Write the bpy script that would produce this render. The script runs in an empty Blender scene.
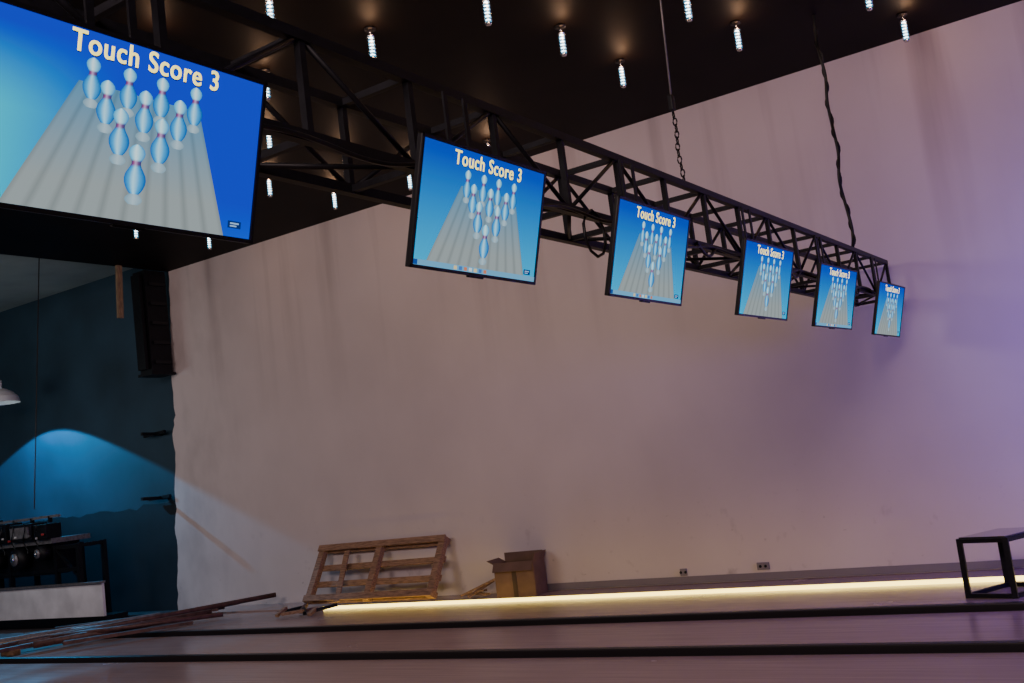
import bpy, bmesh, math, random
from mathutils import Vector, Matrix
random.seed(7)
C = bpy.context.collection

# ---------------------------------------------------------------- materials
def mat(name, col, rough=0.6, metal=0.0, emit=None, estr=0.0, noise=None, coat=0.0, bump=0.0, spec=0.5):
    m = bpy.data.materials.new(name); m.use_nodes = True
    nt = m.node_tree; b = nt.nodes['Principled BSDF']
    b.inputs['Base Color'].default_value = (*col, 1)
    b.inputs['Roughness'].default_value = rough
    b.inputs['Metallic'].default_value = metal
    b.inputs['Coat Weight'].default_value = coat
    b.inputs['Specular IOR Level'].default_value = spec
    if emit:
        b.inputs['Emission Color'].default_value = (*emit, 1)
        b.inputs['Emission Strength'].default_value = estr
    if noise:
        scale, amt, stretch = noise
        tc = nt.nodes.new('ShaderNodeTexCoord'); mp = nt.nodes.new('ShaderNodeMapping')
        mp.inputs['Scale'].default_value = stretch
        n = nt.nodes.new('ShaderNodeTexNoise'); n.inputs['Scale'].default_value = scale
        n.inputs['Detail'].default_value = 6
        r = nt.nodes.new('ShaderNodeValToRGB')
        r.color_ramp.elements[0].position = .3; r.color_ramp.elements[1].position = .7
        r.color_ramp.elements[0].color = (*[c*(1-amt) for c in col], 1)
        r.color_ramp.elements[1].color = (*[min(1, c*(1+amt)) for c in col], 1)
        nt.links.new(tc.outputs['Object'], mp.inputs[0]); nt.links.new(mp.outputs[0], n.inputs['Vector'])
        nt.links.new(n.outputs[0], r.inputs[0]); nt.links.new(r.outputs[0], b.inputs['Base Color'])
        if bump:
            bp = nt.nodes.new('ShaderNodeBump'); bp.inputs['Strength'].default_value = bump
            bp.inputs['Distance'].default_value = .01
            nt.links.new(n.outputs[0], bp.inputs['Height']); nt.links.new(bp.outputs[0], b.inputs['Normal'])
    return m

M_black = mat('black_painted_steel', (.006, .006, .009), .5, .2, noise=(30, .4, (1, 1, 1)), spec=.3)
M_plastic = mat('black_plastic', (.006, .006, .008), .4, spec=.35)
M_ceiling = mat('ceiling_dark_paint', (.0050, .0032, .0026), .6, noise=(1.2, .5, (1, 1, 1)), spec=.10)
M_greyceil = mat('grey_ceiling_panel', (.30, .33, .32), .8, noise=(.8, .25, (1, 1, 1)))
M_wood = mat('pallet_wood', (.30, .175, .105), .75, noise=(9, .45, (1, 6, 6)), bump=.3)
M_woodraw = mat('plank_wood', (.22, .15, .09), .75, noise=(9, .4, (6, 6, 1)))
M_card = mat('cardboard', (.17, .10, .065), .85, noise=(5, .2, (1, 1, 1)))
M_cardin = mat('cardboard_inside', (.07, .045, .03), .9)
M_rust = mat('rusty_pipe_paint', (.10, .045, .04), .5, .1, noise=(14, .5, (1, 1, 1)))
M_greymetal = mat('grey_metal', (.22, .20, .21), .45, .5, noise=(20, .3, (1, 1, 1)))
M_gutter = mat('gutter_black', (.012, .011, .014), .5, noise=(6, .4, (1, 1, 1)), spec=.25)
M_cap = mat('divider_cap', (.02, .017, .02), .4, .1, spec=.3)
M_floor = mat('floor_concrete', (.05, .04, .045), .6, noise=(3, .5, (1, 1, 1)))
M_panelw = mat('machine_panel_white', (.80, .78, .82), .5, noise=(3, .15, (1, 1, 1)))
M_chrome = mat('chrome', (.7, .7, .72), .2, 1)
M_glass = mat('smoked_glass', (.03, .03, .04), .08, 0, coat=.6)
M_lampglow = mat('lamp_glow', (.9, .95, 1), .4, emit=(.55, .86, 1.0), estr=8)
M_lampmid = mat('lamp_spiral', (.10, .18, .22), .3, .6, emit=(.03, .38, .65), estr=1.2)
M_led = mat('led_strip_glow', (1, .9, .6), .4, emit=(1.0, .72, .14), estr=5.5)
M_shade = mat('enamel_lamp_shade', (.7, .72, .72), .4)
M_shadein = mat('lamp_shade_inside', (.9, .95, 1), .5, emit=(.75, .92, 1), estr=2.5)
M_outlet = mat('outlet_plastic', (.2, .17, .2), .5)
M_red = mat('red_part', (.4, .03, .03), .5)
M_boltw = mat('small_label', (.6, .6, .6), .5)

# wall: white plaster with soot streaks and scuffs
def wall_material():
    m = bpy.data.materials.new('white_plaster_wall'); m.use_nodes = True
    nt = m.node_tree; N = nt.nodes; Lk = nt.links; b = N['Principled BSDF']; b.inputs['Roughness'].default_value = .75
    tc = N.new('ShaderNodeTexCoord')
    def noise(scale, st, lo, hi, detail=5):
        mp = N.new('ShaderNodeMapping'); mp.inputs['Scale'].default_value = st
        n = N.new('ShaderNodeTexNoise'); n.inputs['Scale'].default_value = scale; n.inputs['Detail'].default_value = detail
        Lk.new(tc.outputs['Object'], mp.inputs[0]); Lk.new(mp.outputs[0], n.inputs['Vector'])
        r = N.new('ShaderNodeMapRange'); r.inputs['From Min'].default_value = lo; r.inputs['From Max'].default_value = hi
        Lk.new(n.outputs[0], r.inputs['Value']); return r.outputs[0], n.outputs[0]
    def math_(op, a, bb):
        k = N.new('ShaderNodeMath'); k.operation = op; k.use_clamp = True
        for i, x in enumerate((a, bb)):
            if isinstance(x, (int, float)): k.inputs[i].default_value = x
            else: Lk.new(x, k.inputs[i])
        return k.outputs[0]
    sep = N.new('ShaderNodeSeparateXYZ'); Lk.new(tc.outputs['Object'], sep.inputs[0])
    def rng(sock, a, bb):
        t = N.new('ShaderNodeMapRange'); t.inputs['From Min'].default_value = a; t.inputs['From Max'].default_value = bb
        Lk.new(sep.outputs[sock], t.inputs['Value']); return t.outputs[0]
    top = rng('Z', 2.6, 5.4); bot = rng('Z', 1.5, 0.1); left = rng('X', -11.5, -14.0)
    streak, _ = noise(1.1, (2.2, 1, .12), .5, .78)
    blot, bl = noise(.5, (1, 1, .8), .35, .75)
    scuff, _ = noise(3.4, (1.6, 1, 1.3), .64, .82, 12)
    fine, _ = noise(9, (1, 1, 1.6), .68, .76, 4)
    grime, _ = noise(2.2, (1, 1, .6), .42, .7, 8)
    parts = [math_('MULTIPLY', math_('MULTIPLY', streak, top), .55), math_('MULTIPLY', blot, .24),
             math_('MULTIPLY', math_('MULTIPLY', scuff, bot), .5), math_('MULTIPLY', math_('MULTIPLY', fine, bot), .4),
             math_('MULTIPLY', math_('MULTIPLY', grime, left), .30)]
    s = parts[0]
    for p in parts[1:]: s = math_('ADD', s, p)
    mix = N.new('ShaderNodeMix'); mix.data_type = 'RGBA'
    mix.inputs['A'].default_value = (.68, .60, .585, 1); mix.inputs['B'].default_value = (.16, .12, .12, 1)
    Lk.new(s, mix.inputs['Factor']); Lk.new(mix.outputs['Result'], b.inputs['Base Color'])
    bp = N.new('ShaderNodeBump'); bp.inputs['Strength'].default_value = .15; bp.inputs['Distance'].default_value = .03
    Lk.new(bl, bp.inputs['Height']); Lk.new(bp.outputs[0], b.inputs['Normal'])
    return m
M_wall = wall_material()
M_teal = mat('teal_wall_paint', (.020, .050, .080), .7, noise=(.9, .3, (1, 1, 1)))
M_teal_shadow = mat('teal_wall_painted_shadow', (.005, .010, .017), .7, noise=(2.2, .35, (1, 1, 1)))  # teal darkened to paint in the shadow across the lower wall

def lane_material():
    m = bpy.data.materials.new('lane_laminate'); m.use_nodes = True
    nt = m.node_tree; N = nt.nodes; Lk = nt.links; b = N['Principled BSDF']
    tc = N.new('ShaderNodeTexCoord')
    mp = N.new('ShaderNodeMapping'); mp.inputs['Scale'].default_value = (.6, 18, 1)
    n = N.new('ShaderNodeTexNoise'); n.inputs['Scale'].default_value = 1.5; n.inputs['Detail'].default_value = 6
    Lk.new(tc.outputs['Object'], mp.inputs[0]); Lk.new(mp.outputs[0], n.inputs['Vector'])
    r = N.new('ShaderNodeValToRGB')
    r.color_ramp.elements[0].position = .3; r.color_ramp.elements[1].position = .72
    r.color_ramp.elements[0].color = (.34, .235, .22, 1); r.color_ramp.elements[1].color = (.44, .315, .29, 1)
    Lk.new(n.outputs[0], r.inputs[0]); Lk.new(r.outputs[0], b.inputs['Base Color'])
    n2 = N.new('ShaderNodeTexNoise'); n2.inputs['Scale'].default_value = 1.4; n2.inputs['Detail'].default_value = 4
    Lk.new(tc.outputs['Object'], n2.inputs['Vector'])
    mr = N.new('ShaderNodeMapRange'); mr.inputs['To Min'].default_value = .12; mr.inputs['To Max'].default_value = .34
    Lk.new(n2.outputs[0], mr.inputs['Value']); Lk.new(mr.outputs[0], b.inputs['Roughness'])
    return m
M_lane = lane_material()

# ---------------------------------------------------------------- mesh builder
class MB:
    def __init__(s): s.bm = bmesh.new(); s.mats = []
    def mi(s, m):
        if m not in s.mats: s.mats.append(m)
        return s.mats.index(m)
    def _tag(s, geom, m, smooth=False):
        i = s.mi(m)
        fs = set()
        for v in geom:
            for f in v.link_faces: fs.add(f)
        for f in fs: f.material_index = i; f.smooth = smooth
    def box(s, c, size, m, rot=None, bevel=0.0):
        mtx = Matrix.Translation(Vector(c))
        if rot is not None: mtx = mtx @ rot
        mtx = mtx @ Matrix.Diagonal((*size, 1))
        g = bmesh.ops.create_cube(s.bm, size=1, matrix=mtx)['verts']
        s._tag(g, m)
        if bevel:
            es = {e for v in g for e in v.link_edges}
            r = bmesh.ops.bevel(s.bm, geom=list(es), offset=bevel, segments=2, affect='EDGES', profile=.7)
            i = s.mi(m)
            for f in r['faces']: f.material_index = i
    def bar(s, p0, p1, w, h, m, up=(0, 0, 1)):
        p0 = Vector(p0); p1 = Vector(p1); d = (p1-p0); x = d.normalized()
        u = Vector(up)
        if abs(x.dot(u)) > .98: u = Vector((1, 0, 0))
        y = u.cross(x).normalized(); z = x.cross(y)
        R = Matrix((x, y, z)).transposed().to_4x4()
        s.box((p0+p1)/2, (d.length, w, h), m, R)
    def cyl(s, p0, p1, r, m, r2=None, seg=12, caps=True):
        p0 = Vector(p0); p1 = Vector(p1); d = p1-p0
        q = d.to_track_quat('Z', 'Y').to_matrix().to_4x4()
        mtx = Matrix.Translation((p0+p1)/2) @ q
        g = bmesh.ops.create_cone(s.bm, cap_ends=caps, segments=seg, radius1=r, radius2=r if r2 is None else r2, depth=d.length, matrix=mtx)['verts']
        s._tag(g, m, True)
    def tube(s, pts, r, m, seg=6):
        rings = []
        n = len(pts); pts = [Vector(p) for p in pts]
        for i, p in enumerate(pts):
            t = (pts[min(i+1, n-1)]-pts[max(i-1, 0)]).normalized()
            u = Vector((0, 0, 1)) if abs(t.z) < .9 else Vector((1, 0, 0))
            a = t.cross(u).normalized(); b = t.cross(a)
            rings.append([s.bm.verts.new(p+(a*math.cos(2*math.pi*k/seg)+b*math.sin(2*math.pi*k/seg))*r) for k in range(seg)])
        idx = s.mi(m)
        for i in range(n-1):
            for k in range(seg):
                f = s.bm.faces.new((rings[i][k], rings[i][(k+1) % seg], rings[i+1][(k+1) % seg], rings[i+1][k]))
                f.material_index = idx; f.smooth = True
    def poly(s, pts, m, thick=None):
        vs = [s.bm.verts.new(Vector(p)) for p in pts]
        f = s.bm.faces.new(vs); f.material_index = s.mi(m)
        if thick:
            r = bmesh.ops.extrude_face_region(s.bm, geom=[f])
            nv = [e for e in r['geom'] if isinstance(e, bmesh.types.BMVert)]
            bmesh.ops.translate(s.bm, verts=nv, vec=Vector(thick))
            s._tag(nv, m)
    def mesh(s, name):
        bmesh.ops.recalc_face_normals(s.bm, faces=s.bm.faces[:])
        me = bpy.data.meshes.new(name); s.bm.to_mesh(me); s.bm.free()
        for m in s.mats: me.materials.append(m)
        return me
    def obj(s, name, parent=None):
        o = bpy.data.objects.new(name, s.mesh(name)); C.objects.link(o)
        if parent: o.parent = parent
        return o

# ---------------------------------------------------------------- room shell
WY = 11.1; CZ = 5.47; XE = -13.66
b = MB(); b.box((-7.5, 3.5, -.08), (27, 15.6, .1), M_floor); b.obj('floor')

# white side wall with ragged end
edge = [(-13.62, CZ+.2), (-13.66, 5.0), (-13.70, 4.5), (-13.74, 4.0), (-13.80, 3.6), (-13.79, 3.1), (-13.88, 2.8), (-13.86, 2.4),
        (-13.94, 2.0), (-13.95, 1.6), (-14.03, 1.3), (-14.0, .9), (-14.08, .5), (-14.12, -.03)]
e2 = []
for (x0, z0), (x1, z1) in zip(edge, edge[1:]):
    for k in range(4):
        t = k/4; e2.append((x0+(x1-x0)*t+random.uniform(-.018, .018), z0+(z1-z0)*t))
e2.append(edge[-1])
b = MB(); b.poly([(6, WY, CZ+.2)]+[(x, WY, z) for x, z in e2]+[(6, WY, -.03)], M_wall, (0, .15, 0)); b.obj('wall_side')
b = MB(); b.box((-17.2, WY+.2, 2.87), (7.4, .15, 5.8), M_teal); b.obj('wall_side_far')
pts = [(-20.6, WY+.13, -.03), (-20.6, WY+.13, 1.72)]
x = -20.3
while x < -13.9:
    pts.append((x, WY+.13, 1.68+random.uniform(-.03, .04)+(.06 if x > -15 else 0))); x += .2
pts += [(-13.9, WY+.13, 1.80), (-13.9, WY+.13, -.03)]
b = MB(); b.poly(pts, M_teal_shadow, (0, -.03, 0)); b.obj('wall_shadow_band')  # thin slab whose dark colour stands in for a horizontal shadow
b = MB(); b.box((-20.7, 3.5, 2.87), (.2, 15.6, 5.8), M_teal); b.obj('wall_end')
b = MB(); b.box(((XE+6)/2, 3.5, CZ+.1), (6-XE, 15.6, .2), M_ceiling)
b.obj('ceiling')
b = MB(); b.box((-17.2, 3.5, 5.80), (7.2, 15.6, .08), M_greyceil)
b.obj('ceiling_far')

# ---------------------------------------------------------------- lanes
divs = [10.42, 8.98, 7.5, 6.0, 4.5, 3.0, 1.5, 0.0, -1.5]
SL = [0, .02, .02, .02, .02, .02, .02, .02, .02]
XA, XBn = -13.0, 4.6; XM = -5.5
for i in range(len(divs)-1):
    def yy(j, x, off): return divs[j]+off+SL[j]*(x-XM)
    hi = -.13 if i else 0
    b = MB()
    b.poly([(XA, yy(i, XA, hi), -.03), (XA, yy(i+1, XA, .13), -.03), (XBn, yy(i+1, XBn, .13), -.03), (XBn, yy(i, XBn, hi), -.03)], M_lane, (0, 0, .03))
    b.obj('bowling_lane' if i == 0 else 'bowling_lane.%03d' % i)
for i, y in enumerate(divs[1:]):
    b = MB(); rz = Matrix.Rotation(math.atan(.02), 4, 'Z')
    yc = y+.02*(-4.2-XM)
    b.box((-4.2, yc, .008), (17.6, .08, .075), M_cap, rz, bevel=.01)
    for sgn in (-1, 1):
        b.box((-4.2, yc+sgn*.083, -.026), (17.6, .08, .006), M_gutter, rz)
    b.obj('lane_divider' if i == 0 else 'lane_divider.%03d' % i)
b = MB(); b.box((-3.9, (10.50+WY)/2, -.008), (19.2, WY-10.50-.004, .044), M_lane); b.obj('side_ledge')
b = MB()
b.box((-3.4, 10.478, .006), (13.8, .02, .058), M_led)
b.obj('led_strip_light')
b = MB(); b.box((-3.0, WY-.008, .06), (9.0, .012, .08), M_outlet); b.obj('baseboard_side')

for i, (xx, zz) in enumerate([(-4.23, .17), (-5.19, .15)]):
    b = MB(); b.box((xx, WY-.012, zz), (.14 if i == 0 else .08, .02, .08), M_outlet, bevel=.004)
    for dx in (-.03, .03): b.cyl((xx+dx, WY-.022, zz), (xx+dx, WY-.026, zz), .016, M_black)
    b.obj('wall_socket' if i == 0 else 'wall_socket.001')

# ---------------------------------------------------------------- truss
b = MB()
XF, XB, ZB, ZT = -2.37, -2.72, 2.80, 3.17
Y0, Y1 = -1.0, 10.9
for xx, zz in ((XF, ZB), (XF, ZT), (XB, ZB), (XB, ZT)):
    b.bar((xx, Y0, zz), (xx, Y1, zz), .04, .04, M_black)
n = 20; step = (Y1-Y0)/n
for k in range(n+1):
    y = Y0+k*step
    for xx in (XF, XB): b.bar((xx, y, ZB), (xx, y, ZT), .028, .028, M_black)
    for zz in (ZB, ZT): b.bar((XF, y, zz), (XB, y, zz), .028, .028, M_black)
    if k < n:
        y2 = y+step
        a, c = (ZB, ZT) if k % 2 else (ZT, ZB)
        for xx in (XF, XB): b.cyl((xx, y, a), (xx, y2, c), .011, M_black, seg=8)
        xa, xb = (XF, XB) if k % 2 else (XB, XF)
        b.cyl((xa, y, ZB), (xb, y2, ZB), .011, M_black, seg=8)
pts = []
for k in range(260):
    y = .2+k*.041
    pts.append((XF+.03, y, ZB+.02-.05*abs(math.sin(y*1.9))-.02*math.sin(y*7)))
b.tube(pts, .009, M_plastic)
pts = [(XF+.02, 4.55+.11*math.sin(a/10*math.pi*2), ZB-.1+.12*math.cos(a/10*math.pi*2)) for a in range(11)]
b.tube(pts, .008, M_plastic)
for y, dz in ((6.0, .07), (7.7, .06), (9.4, .08)):
    b.tube([(XF+.03, y+.3*t/8-.15, ZB-dz*math.sin(t/8*math.pi)) for t in range(9)], .01, M_plastic)
truss = b.obj('lighting_truss')

# hoist cables
b = MB()
HX, HY = -2.42, 5.98
b.cyl((HX, HY, 3.72), (HX+.02, HY+.12, CZ), .006, M_greymetal, seg=6)
b.box((HX, HY, 3.74), (.03, .05, .10), M_black, bevel=.008)
for k in range(12):
    z = 3.66-k*.042
    ring = []
    for a in range(9):
        t = a/8*2*math.pi
        o = (.013*math.cos(t), 0) if k % 2 else (0, .013*math.cos(t))
        ring.append((HX+o[0], HY+o[1]+.012*math.sin(k*.8), z+.026*math.sin(t)))
    b.tube(ring, .005, M_black, 5)
b.obj('hoist_chain')
b = MB()
pts = []
for k in range(70):
    t = k/69
    pts.append((-2.37+.015*math.sin(t*19), 9.68+.025*math.sin(t*14)+.012*math.sin(t*37), 3.20+(CZ-3.20)*t))
b.tube(pts, .015, M_plastic, 7)
b.tube([(p[0]+.02*math.sin(i*.7), p[1]+.02*math.cos(i*.7), p[2]) for i, p in enumerate(pts)][:66], .007, M_plastic, 5)
b.obj('hanging_cable')
b = MB(); b.tube([(-13.5, 8.72-.012*k, 5.46-.125*k) for k in range(30)], .008, M_plastic, 5); b.obj('hanging_cable.001')

# ---------------------------------------------------------------- monitors
def screen_mat():
    m = bpy.data.materials.new('screen_image'); m.use_nodes = True
    nt = m.node_tree; N = nt.nodes; N.clear()
    a = N.new('ShaderNodeVertexColor'); a.layer_name = 'Col'
    e = N.new('ShaderNodeEmission'); e.inputs['Strength'].default_value = 1.15
    o = N.new('ShaderNodeOutputMaterial')
    nt.links.new(a.outputs['Color'], e.inputs['Color']); nt.links.new(e.outputs[0], o.inputs[0])
    return m
M_scr = screen_mat()
M_title = mat('title_yellow', (1, 1, .6), .5, emit=(1.0, .88, .20), estr=1.5)
M_titlesh = mat('title_shadow', (0, 0.01, .1), .9)
def lin(c): return tuple(((x/255)/12.92 if x/255 <= .04045 else ((x/255+.055)/1.055)**2.4) for x in c)

SW, SH = .85, .474
PROFILE = [(0, .11), (.05, .16), (.12, .21), (.21, .25), (.30, .262), (.39, .24), (.47, .19), (.54, .14), (.60, .11), (.65, .11), (.70, .14), (.76, .18), (.83, .20), (.90, .18), (.96, .12), (1, .04)]
def display(first, taskbar):
    bm = bmesh.new(); cl = bm.verts.layers.float_color.new('Col')
    du = -.025 if first else 0; dv = -.02 if first else 0
    def P(u, v, z, col):
        vt = bm.verts.new(((u-.5)*SW, (.5-v)*SH, z)); vt[cl] = (*col, 1); return vt
    def grid(nu, nv, fn, cf, z):
        g = [[P(*fn(i/nu, j/nv), z, cf(i/nu, j/nv)) for i in range(nu+1)] for j in range(nv+1)]
        for j in range(nv):
            for i in range(nu): bm.faces.new((g[j][i], g[j+1][i], g[j+1][i+1], g[j][i+1]))
    top = Vector(lin((0, 62, 190))); bot = Vector(lin((0, 175, 225))); cy = Vector(lin((0, 195, 222))); bl = Vector(lin((0, 50, 205)))
    def bg(u, v):
        c = top.lerp(bot, min(1, max(0, (v-.05)*1.05)))
        if first:
            c = bl.lerp(cy, max(0, min(1, (1-u*2.4)))*max(0, min(1, 1.7-abs(v-.75)*2.6)))
            if v > .8: c = c.lerp(Vector(lin((5, 90, 220))), (v-.8)*3*u)
        return c
    grid(18, 14, lambda u, v: (u, v), bg, 0)
    def lf(u, v):
        vv = .30+dv+(.70-dv)*v; l = .30-.22*v+du; r = .755+.15*v+du
        return (l+(r-l)*u, vv)
    def lc(u, v):
        k = int(round(u*40)) % 4
        base = Vector(lin((85, 140, 175))).lerp(Vector(lin((145, 156, 158))), min(1, v*1.4))
        return base*(.76 if k == 0 else 1.0)
    grid(40, 4, lf, lc, .0008)
    rows = [([.345, .475, .60, .735], .385, .225), ([.40, .54, .675], .50, .24), ([.455, .61], .655, .26), ([.525], .86, .285)]
    zz = .0014
    for us, vb, h in rows:
        for u0 in us:
            u0 += du; vb_ = vb+dv
            cols = [lin((120, 155, 175)), lin((170, 195, 208)), lin((130, 160, 178))]
            prev = None
            for (t, r) in PROFILE[:8]:
                row = []
                for q, cc in zip((-1, 0, 1), cols):
                    row.append(P(u0+q*r*h*.8*SH/SW, vb_+t*h*.4, zz-.0003, cc))
                if prev:
                    for a in range(2): bm.faces.new((prev[a], prev[a+1], row[a+1], row[a]))
                prev = row
            prev = None
            for (t, r) in PROFILE:
                row = []
                if .59 < t < .68: cs = [lin((60, 40, 110)), lin((150, 80, 130)), lin((190, 150, 200)), lin((110, 80, 130)), lin((40, 40, 110))]
                else:
                    up = 1 if t > .68 else 0
                    if up: cs = [lin((50, 155, 210)), lin((135, 212, 243)), lin((215, 246, 255)), lin((135, 210, 238)), lin((40, 130, 200))]
                    else: cs = [lin((5, 92, 182)), lin((60, 168, 228)), lin((172, 228, 250)), lin((60, 164, 226)), lin((0, 78, 168))]
                for q, cc in zip((-1, -.55, -.15, .4, 1), cs):
                    row.append(P(u0+q*r*h*1.0*SH/SW, vb_-t*h, zz, cc))
                if prev:
                    for a in range(4): bm.faces.new((prev[a], row[a], row[a+1], prev[a+1]))
                prev = row
            zz += .0001
    def rect(u0, u1, v0, v1, c, z): grid(1, 1, lambda u, v: (u0+(u1-u0)*u, v0+(v1-v0)*v), lambda u, v: c, z)
    rect(.895, .955, .90, .945, lin((10, 40, 110)), .0016)
    rect(.905, .945, .910, .920, lin((150, 190, 230)), .002); rect(.905, .935, .927, .936, lin((150, 190, 230)), .002)
    if taskbar:
        rect(0, 1, .955, 1, lin((100, 165, 205)), .0022)
        rect(0, .03, .957, .998, lin((20, 70, 150)), .0026)
        for k in range(7):
            rect(.30+k*.04, .325+k*.04, .962, .993, [lin((220, 200, 150)), lin((60, 110, 190)), lin((200, 120, 90)), lin((200, 220, 230))][k % 4], .0026)
    bmesh.ops.recalc_face_normals(bm, faces=bm.faces[:])
    me = bpy.data.meshes.new('display_image'); bm.to_mesh(me); bm.free(); me.materials.append(M_scr)
    o = bpy.data.objects.new('display_image', me); C.objects.link(o); return o

def text(body, size, loc, m, off, parent, name):
    t = bpy.data.curves.new(name, 'FONT'); t.body = body; t.size = size; t.align_x = 'CENTER'; t.align_y = 'CENTER'
    t.offset = off; t.space_character = 1.10; t.materials.append(m)
    o = bpy.data.objects.new(name, t); C.objects.link(o); o.parent = parent; o.location = loc; o.scale = (.92, 1, 1); return o

mons = [(1.78, 0, 1, 0), (3.43, 0, 0, 1), (5.0, 0, 0, 1), (6.80, 2.0, 0, 0), (8.45, 3.2, 0, 1), (10.23, 2.0, 0, 0)]
tilt = math.radians(15.5)
for i, (yc, yaw, first, tb) in enumerate(mons):
    e = bpy.data.objects.new('hanging_monitor' if i == 0 else 'hanging_monitor.%03d' % i, None); C.objects.link(e)
    right = Vector((0, 1, 0)); up = Vector((math.sin(tilt), 0, math.cos(tilt))); nrm = right.cross(up)
    R = Matrix((right, up, nrm)).transposed()
    R = Matrix.Rotation(-math.radians(yaw), 3, 'Z') @ R
    e.matrix_world = Matrix.Translation((-2.262, yc, 2.618)) @ R.to_4x4()
    b = MB()
    b.box((0, 0, -.012), (SW+.026, SH+.026, .022), M_plastic, bevel=.004)
    b.box((0, -.04, -.032), (SW*.72, SH*.6, .026), M_plastic, bevel=.008)
    for sx in (-1, 1): b.box((sx*(SW/2+.007), 0, .002), (.012, SH+.026, .006), M_plastic)
    for sy in (-1, 1): b.box((0, sy*(SH/2+.007), .002), (SW+.026, .012, .006), M_plastic)
    b.box((0, -SH/2-.016, -.012), (.10, .008, .016), M_plastic)
    b.box((0, .02, -.050), (.20, .20, .012), M_black)
    o = b.obj('casing', e)
    inv = e.matrix_world.inverted()
    b = MB()
    for dy in (-.07, .07):
        b.bar(inv @ Vector((-2.335, yc+dy, 2.50)), inv @ Vector((-2.335, yc+dy, 3.15)), .025, .010, M_black)
    b.bar(inv @ Vector((-2.335, yc-.09, 2.80)), inv @ Vector((-2.335, yc+.09, 2.80)), .025, .010, M_black)
    b.obj('mount_bracket', e)
    d = display(first, tb); d.parent = e; d.location = (0, 0, .0005)
    tx = .016 if first else .006
    ty = SH*(.425 if first else .415)
    if i < 3: text('Touch Score 3', .079, (tx+.0025, ty-.0025, .0032), M_titlesh, .0010, e, 'title_shadow')
    text('Touch Score 3', .079, (tx, ty, .0042), M_title, .0010, e, 'title')
    text('Touch Score 3', .079, (tx+.0018, ty, .0044), M_title, .0010, e, 'title_weight')

# ---------------------------------------------------------------- ceiling lamps
b = MB()
b.cyl((0, 0, 0), (0, 0, -.02), .05, M_black, seg=20)
b.cyl((0, 0, -.02), (0, 0, -.06), .012, M_chrome)
b.cyl((0, 0, -.06), (0, 0, -.085), .030, M_chrome, seg=16)
for k in range(6):
    b.cyl((0, 0, -.09-k*.030), (0, 0, -.105-k*.030), .019, M_lampglow, seg=14)
    b.cyl((0, 0, -.105-k*.030), (0, 0, -.12-k*.030), .026, M_lampmid, seg=14)
b.tube([(.031*math.cos(t*.5), .031*math.sin(t*.5), -.085-.185*t/72) for t in range(73)], .004, M_chrome, 5)
b.cyl((0, 0, -.27), (0, 0, -.285), .028, M_chrome, r2=.022, seg=16)
lampme = b.mesh('ceiling_lamp')
LP = [(-5.33, 6.68), (-4.17, 7.96), (-2.98, 9.22), (-4.18, 9.15), (-1.72, 10.41), (-4.26, 6.89), (-3.04, 8.19), (-5.42, 5.59), (-1.79, 9.3),
      (-7.66, 7.69), (-7.74, 8.96), (-7.71, 10.11), (-8.85, 8.81), (-8.83, 9.93), (-11.22, 8.66), (-11.25, 9.91), (-6.45, 5.37), (-6.55, 6.61), (-6.45, 10.06),
      (-3.0, 6.9), (-1.8, 8.0), (-.5, 9.2), (-1.7, 6.8), (-.5, 7.9), (-4.2, 5.6), (-3.0, 5.6)]
for i, (x, y) in enumerate(LP):
    o = bpy.data.objects.new('ceiling_lamp' if i == 0 else 'ceiling_lamp.%03d' % i, lampme); C.objects.link(o); o.location = (x, y, CZ)
    ld = bpy.data.lights.new('lamp_bulb', 'POINT'); ld.energy = 3.2; ld.color = (1, .52, .26); ld.shadow_soft_size = .04
    lo = bpy.data.objects.new('bulb', ld); C.objects.link(lo); lo.parent = o; lo.location = (.07, -.07, -.12)

# ---------------------------------------------------------------- left corner
b = MB()
b.box((-13.80, 10.83, 4.62), (.30, .40, 1.68), M_black, bevel=.01)
b.box((-13.80, 10.58, 4.62), (.20, .06, 1.55), M_black)
for k in range(5): b.box((-13.63, 10.83, 3.95+k*.32), (.04, .3, .05), M_plastic)
b.box((-13.80, 10.83, 3.77), (.36, .46, .04), M_black)
b.obj('loudspeaker_column')
b = MB(); b.box((-13.60, 10.10, 5.05), (.05, .09, .84), M_woodraw, Matrix.Rotation(math.radians(-3), 4, 'X')); b.obj('wooden_plank')
b = MB()
for z, l in ((2.85, .4), (1.80, .5)):
    b.bar((-14.3, WY+.12, z), (-14.3, WY+.12-l, z+.02), .05, .05, M_black)
    b.bar((-14.6, WY+.0, z), (-14.05, WY-.02, z+.02), .05, .05, M_black)
b.obj('wall_bracket')
b = MB()
px, py, pz = -17.2, 10.17, 3.85
b.cyl((px, py, pz+.3), (px, py, 5.76), .01, M_plastic, seg=8)
b.cyl((px, py, pz+.2), (px, py, pz+.34), .05, M_shade)
prof = [(.05, .2), (.12, .18), (.22, .12), (.30, .04), (.33, -.06)]
for (r0, z0), (r1, z1) in zip(prof, prof[1:]):
    b.cyl((px, py, pz+z1), (px, py, pz+z0), r1, M_shade, r2=r0, seg=28, caps=False)
b.cyl((px, py, pz+.0), (px, py, pz+.09), .09, M_shadein, seg=16)
b.obj('pendant_lamp')

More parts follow.
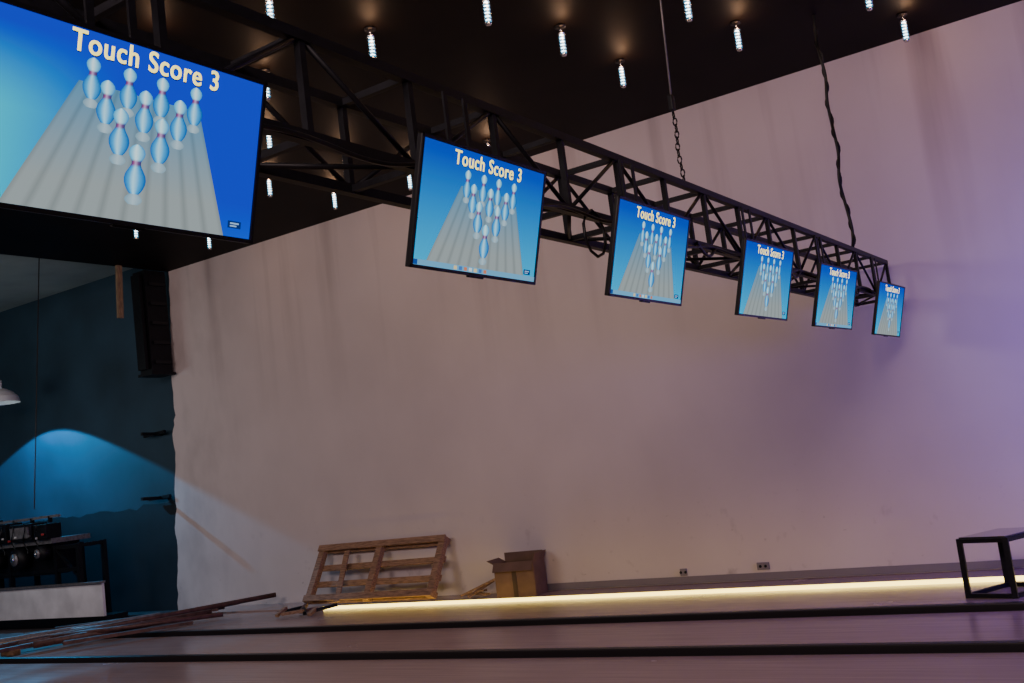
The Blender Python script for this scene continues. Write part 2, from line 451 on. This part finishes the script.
# pinsetter machine
b = MB()
yf = 9.9
b.box((-16.2, yf, .37), (3.8, .05, .50), M_panelw, bevel=.01)
b.box((-16.2, yf+.2, .05), (3.8, .4, .14), M_black)
b.box((-16.2, yf-.02, .635), (3.84, .10, .03), M_greymetal)
for xx in (-18.0, -16.9, -15.6, -15.0):
    b.box((xx, yf+.1, .62), (.07, .07, 1.28), M_black); b.box((xx, yf+.55, .62), (.07, .07, 1.28), M_black)
b.box((-16.4, yf+.1, 1.22), (2.9, .06, .06), M_black); b.box((-16.4, yf+.1, .86), (2.9, .05, .06), M_black)
b.box((-15.0, yf+.33, 1.22), (.06, .5, .06), M_black)
b.bar((-15.6, yf+.1, 1.2), (-15.0, yf+.1, .7), .04, .04, M_black)
b.box((-16.9, yf+.35, 1.05), (2.4, .5, .5), M_black)
b.box((-16.9, yf+.35, 1.34), (2.7, .7, .08), M_greymetal)
b.box((-16.25, yf+.05, 1.52), (.62, .3, .28), M_plastic, bevel=.02)
b.box((-16.25, yf-.11, 1.52), (.5, .02, .18), M_greymetal)
b.box((-15.72, yf+.05, 1.50), (.34, .28, .24), M_black, bevel=.02)
b.box((-16.9, yf+.05, 1.54), (.5, .3, .32), M_black, bevel=.02)
b.box((-17.6, yf+.1, 1.58), (.6, .3, .4), M_black, bevel=.02)
for x0, z0, r0 in ((-15.75, 1.16, .12), (-16.4, 1.1, .17), (-17.1, 1.1, .14), (-16.9, 1.55, .10)):
    b.cyl((x0, yf-.12, z0), (x0, yf+.12, z0), r0, M_black, seg=20)
    b.cyl((x0, yf-.15, z0), (x0, yf-.12, z0), r0*.6, M_greymetal, seg=20)
    b.cyl((x0, yf-.18, z0), (x0, yf-.15, z0), r0*.2, M_chrome, seg=10)
for k in range(10):
    b.box((-17.3+k*.19, yf-.12, 1.41+.05*(k % 2)), (.05, .02, .03), [M_boltw, M_black, M_greymetal, M_boltw, M_red][k % 5])
for k in range(6):
    x0 = -17.4+k*.33
    b.tube([(x0+.05*math.sin(t), yf-.13-.02*math.sin(t*.7), 1.66-.06*t) for t in range(9)], .010, M_plastic, 5)
b.box((-16.4, yf+.1, 1.73), (1.9, .05, .04), M_greymetal)
for k in range(4): b.box((-17.2+k*.5, yf+.1, 1.69), (.05, .05, .1), M_black)
b.obj('pinsetter_machine')

# loose pipes / battens on the floor
bars = [((-13.6, 7.7, .10), (-11.65, 10.9, .17), .034, M_rust), ((-13.3, 7.9, .10), (-12.1, 10.6, .13), .03, M_rust),
        ((-14.3, 8.2, .10), (-12.1, 10.2, .10), .028, M_rust), ((-12.8, 7.8, .11), (-11.9, 9.9, .11), .045, M_rust),
        ((-14.3, 8.6, .10), (-12.6, 9.3, .10), .03, M_greymetal), ((-13.1, 7.2, .11), (-12.6, 8.9, .11), .035, M_rust),
        ((-14.0, 7.5, .11), (-12.4, 9.9, .12), .026, M_wood), ((-14.2, 9.0, .10), (-12.2, 10.4, .10), .03, M_rust),
        ((-12.3, 7.9, .11), (-11.3, 9.1, .11), .034, M_rust), ((-13.7, 7.0, .11), (-13.2, 8.4, .11), .035, M_rust),
        ((-12.9, 8.1, .15), (-11.3, 9.6, .12), .03, M_rust), ((-14.3, 7.9, .12), (-13.0, 9.9, .12), .03, M_greymetal)]
b = MB()
for i, (p0, p1, r, m) in enumerate(bars):
    if i % 3 == 2: b.bar(p0, p1, r*3, r*1.2, m)
    else: b.cyl(p0, p1, r, m, seg=10)
for x0, y0 in ((-13.5, 7.9), (-13.2, 8.6), (-13.2, 9.6), (-13.8, 8.9)):
    b.box((x0, y0, .02), (.3, .10, .10), M_wood)
b.obj('loose_pipes')

# ---------------------------------------------------------------- pallet
b = MB()
A = Vector((-10.72, 10.60, .045)); W = 2.28; Hh = .84
uu = Vector((1, 0, 0)); vv = Vector((.0, .46, .74)).normalized(); nn = uu.cross(vv).normalized()
R = Matrix((uu, vv, nn)).transposed().to_4x4()
def pb(u, v, n_, su, sv, sn, m=M_wood, rz=0):
    b.box(A+uu*u+vv*v+nn*n_, (su, sv, sn), m, R @ Matrix.Rotation(rz, 4, 'Z'), bevel=.004)
for k, v in enumerate((.05, .29, .54, .80)):
    pb(W/2, v, .0, W, .085, .022, rz=random.uniform(-.006, .006))
for u in (.06, W*.5, W-.06):
    pb(u, Hh/2, .055, .10, Hh, .085)
for v in (.05, .80):
    pb(W/2, v, .11, W, .09, .022)
pb(W*.27, Hh*.42, .11, .09, Hh*.9, .02, rz=.1)
b.obj('wooden_pallet')

b = MB()
bx, by, bz = -7.27, 10.84, .015
w, d, h = .54, .32, .41
rz = Matrix.Rotation(math.radians(6), 4, 'Z')
def cb(c, s, m=M_card, extra=None):
    v = rz @ Vector(c); b.box(Vector((bx, by, bz))+v, s, m, rz if extra is None else rz @ extra)
cb((0, 0, .006), (w, d, .01))
cb((0, -d/2, h/2), (w, .01, h)); cb((0, d/2, h/2), (w, .01, h)); cb((-w/2, 0, h/2), (.01, d, h)); cb((w/2, 0, h/2), (.01, d, h))
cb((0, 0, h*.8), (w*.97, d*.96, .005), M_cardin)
cb((0, -d/2-.03, h-.04), (w, .008, .12), M_card, Matrix.Rotation(math.radians(-28), 4, 'X'))
cb((-w/2-.045, 0, h+.02), (.11, d, .008), M_card, Matrix.Rotation(math.radians(28), 4, 'Y'))
cb((w/2+.02, 0, h+.05), (.11, d, .008), M_card, Matrix.Rotation(math.radians(-68), 4, 'Y'))
cb((0, d/2-.01, h+.05), (w, .008, .11), M_card)
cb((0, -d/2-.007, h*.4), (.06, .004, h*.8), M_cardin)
b.obj('cardboard_box')
b = MB()
for p0, p1 in (((-8.15, 10.75, .05), (-7.66, 10.98, .24)), ((-8.1, 10.95, .05), (-7.70, 10.7, .06)), ((-8.20, 10.85, .045), (-7.8, 10.8, .10)), ((-8.0, 10.7, .04), (-7.8, 11.0, .19))):
    b.bar(p0, p1, .07, .025, M_wood)
b.obj('timber_offcuts')
b = MB()
for k in range(8):
    p = Vector((-10.55+.10*k-.2*(k % 2), 9.85+.12*(k % 3), .03+.02*(k % 2)))
    b.bar(p, p+Vector((random.uniform(-.3, .3), random.uniform(.1, .3), random.uniform(.0, .08))), .05, .04, [M_wood, M_black, M_rust][k % 3])
b.obj('debris_pile')

# ---------------------------------------------------------------- side table
b = MB()
Pa, Pb = Vector((-1.88, 9.60, 0)), Vector((-1.50, 9.50, 0)); side = Vector((.24, .52, 0))
Pc, Pd = Pb+side, Pa+side; th = .50
Zv = Vector((0, 0, 1))
for p in (Pa, Pb, Pc, Pd):
    b.bar(p, p+Zv*th, .045, .045, M_black)
for p, q in ((Pa, Pb), (Pb, Pc), (Pc, Pd), (Pd, Pa)):
    b.bar(p+Zv*(th-.02), q+Zv*(th-.02), .04, .035, M_black)
    b.bar(p+Zv*.02, q+Zv*.02, .035, .035, M_black)
b.poly([p+Zv*th for p in (Pa, Pb, Pc, Pd)], M_glass, (0, 0, .012))
b.obj('side_table')

# ---------------------------------------------------------------- lights
def area(name, loc, target, size, energy, col, sy=None):
    l = bpy.data.lights.new(name, 'AREA'); l.energy = energy; l.color = col; l.size = size
    if sy: l.shape = 'RECTANGLE'; l.size_y = sy
    o = bpy.data.objects.new(name, l); C.objects.link(o); o.location = loc
    o.rotation_euler = (Vector(target)-Vector(loc)).to_track_quat('-Z', 'Y').to_euler(); return o
area('hall_light', (-1, -1.5, 4.6), (-4.5, 11, 2.2), 4, 320, (1, .75, .71), 1.5)
area('hall_light_far', (-10, 1.0, 4.8), (-9, 11, 2.0), 3, 165, (1, .82, .79), 1.5)
area('panel_fill_light', (-15.5, 7.0, 3.0), (-15.8, 9.9, .4), .6, 14, (.95, .92, 1))  # fill added to brighten the pinsetter panel, not a lamp of the hall
area('purple_stage_light', (1.6, 9.3, 1.9), (-.6, 11.1, 1.9), .8, 120, (.20, .10, 1.0))
area('far_ceiling_fill', (-17, 6, 3.0), (-17, 9, 5.8), 2, 30, (.85, 1, .97))  # upward fill added to lift the grey far ceiling
l = bpy.data.lights.new('pendant_spot', 'SPOT'); l.energy = 520; l.color = (.06, .50, 1); l.spot_size = math.radians(131); l.spot_blend = .05; l.shadow_soft_size = .03
o = bpy.data.objects.new('pendant_spot', l); C.objects.link(o); o.location = (-17.35, 10.12, 3.80)
w = bpy.data.worlds.new('world'); bpy.context.scene.world = w; w.use_nodes = True
w.node_tree.nodes['Background'].inputs[0].default_value = (.5, .42, .55, 1); w.node_tree.nodes['Background'].inputs[1].default_value = .02

# ---------------------------------------------------------------- camera
f = 1033.0
L = Vector((-1592, -326.5, -f)).normalized(); T = Vector((678, -38.5, -f)).normalized()
X = -L; Z = X.cross(T).normalized(); Y = Z.cross(X)
R = Matrix((X, Y, Z))
cd = bpy.data.cameras.new('camera'); co = bpy.data.objects.new('camera', cd); C.objects.link(co)
cd.sensor_width = 36; cd.lens = 36*f/1024; cd.clip_end = 200
co.matrix_world = Matrix.Translation((0, 0, 1.6)) @ R.to_4x4()
bpy.context.scene.camera = co
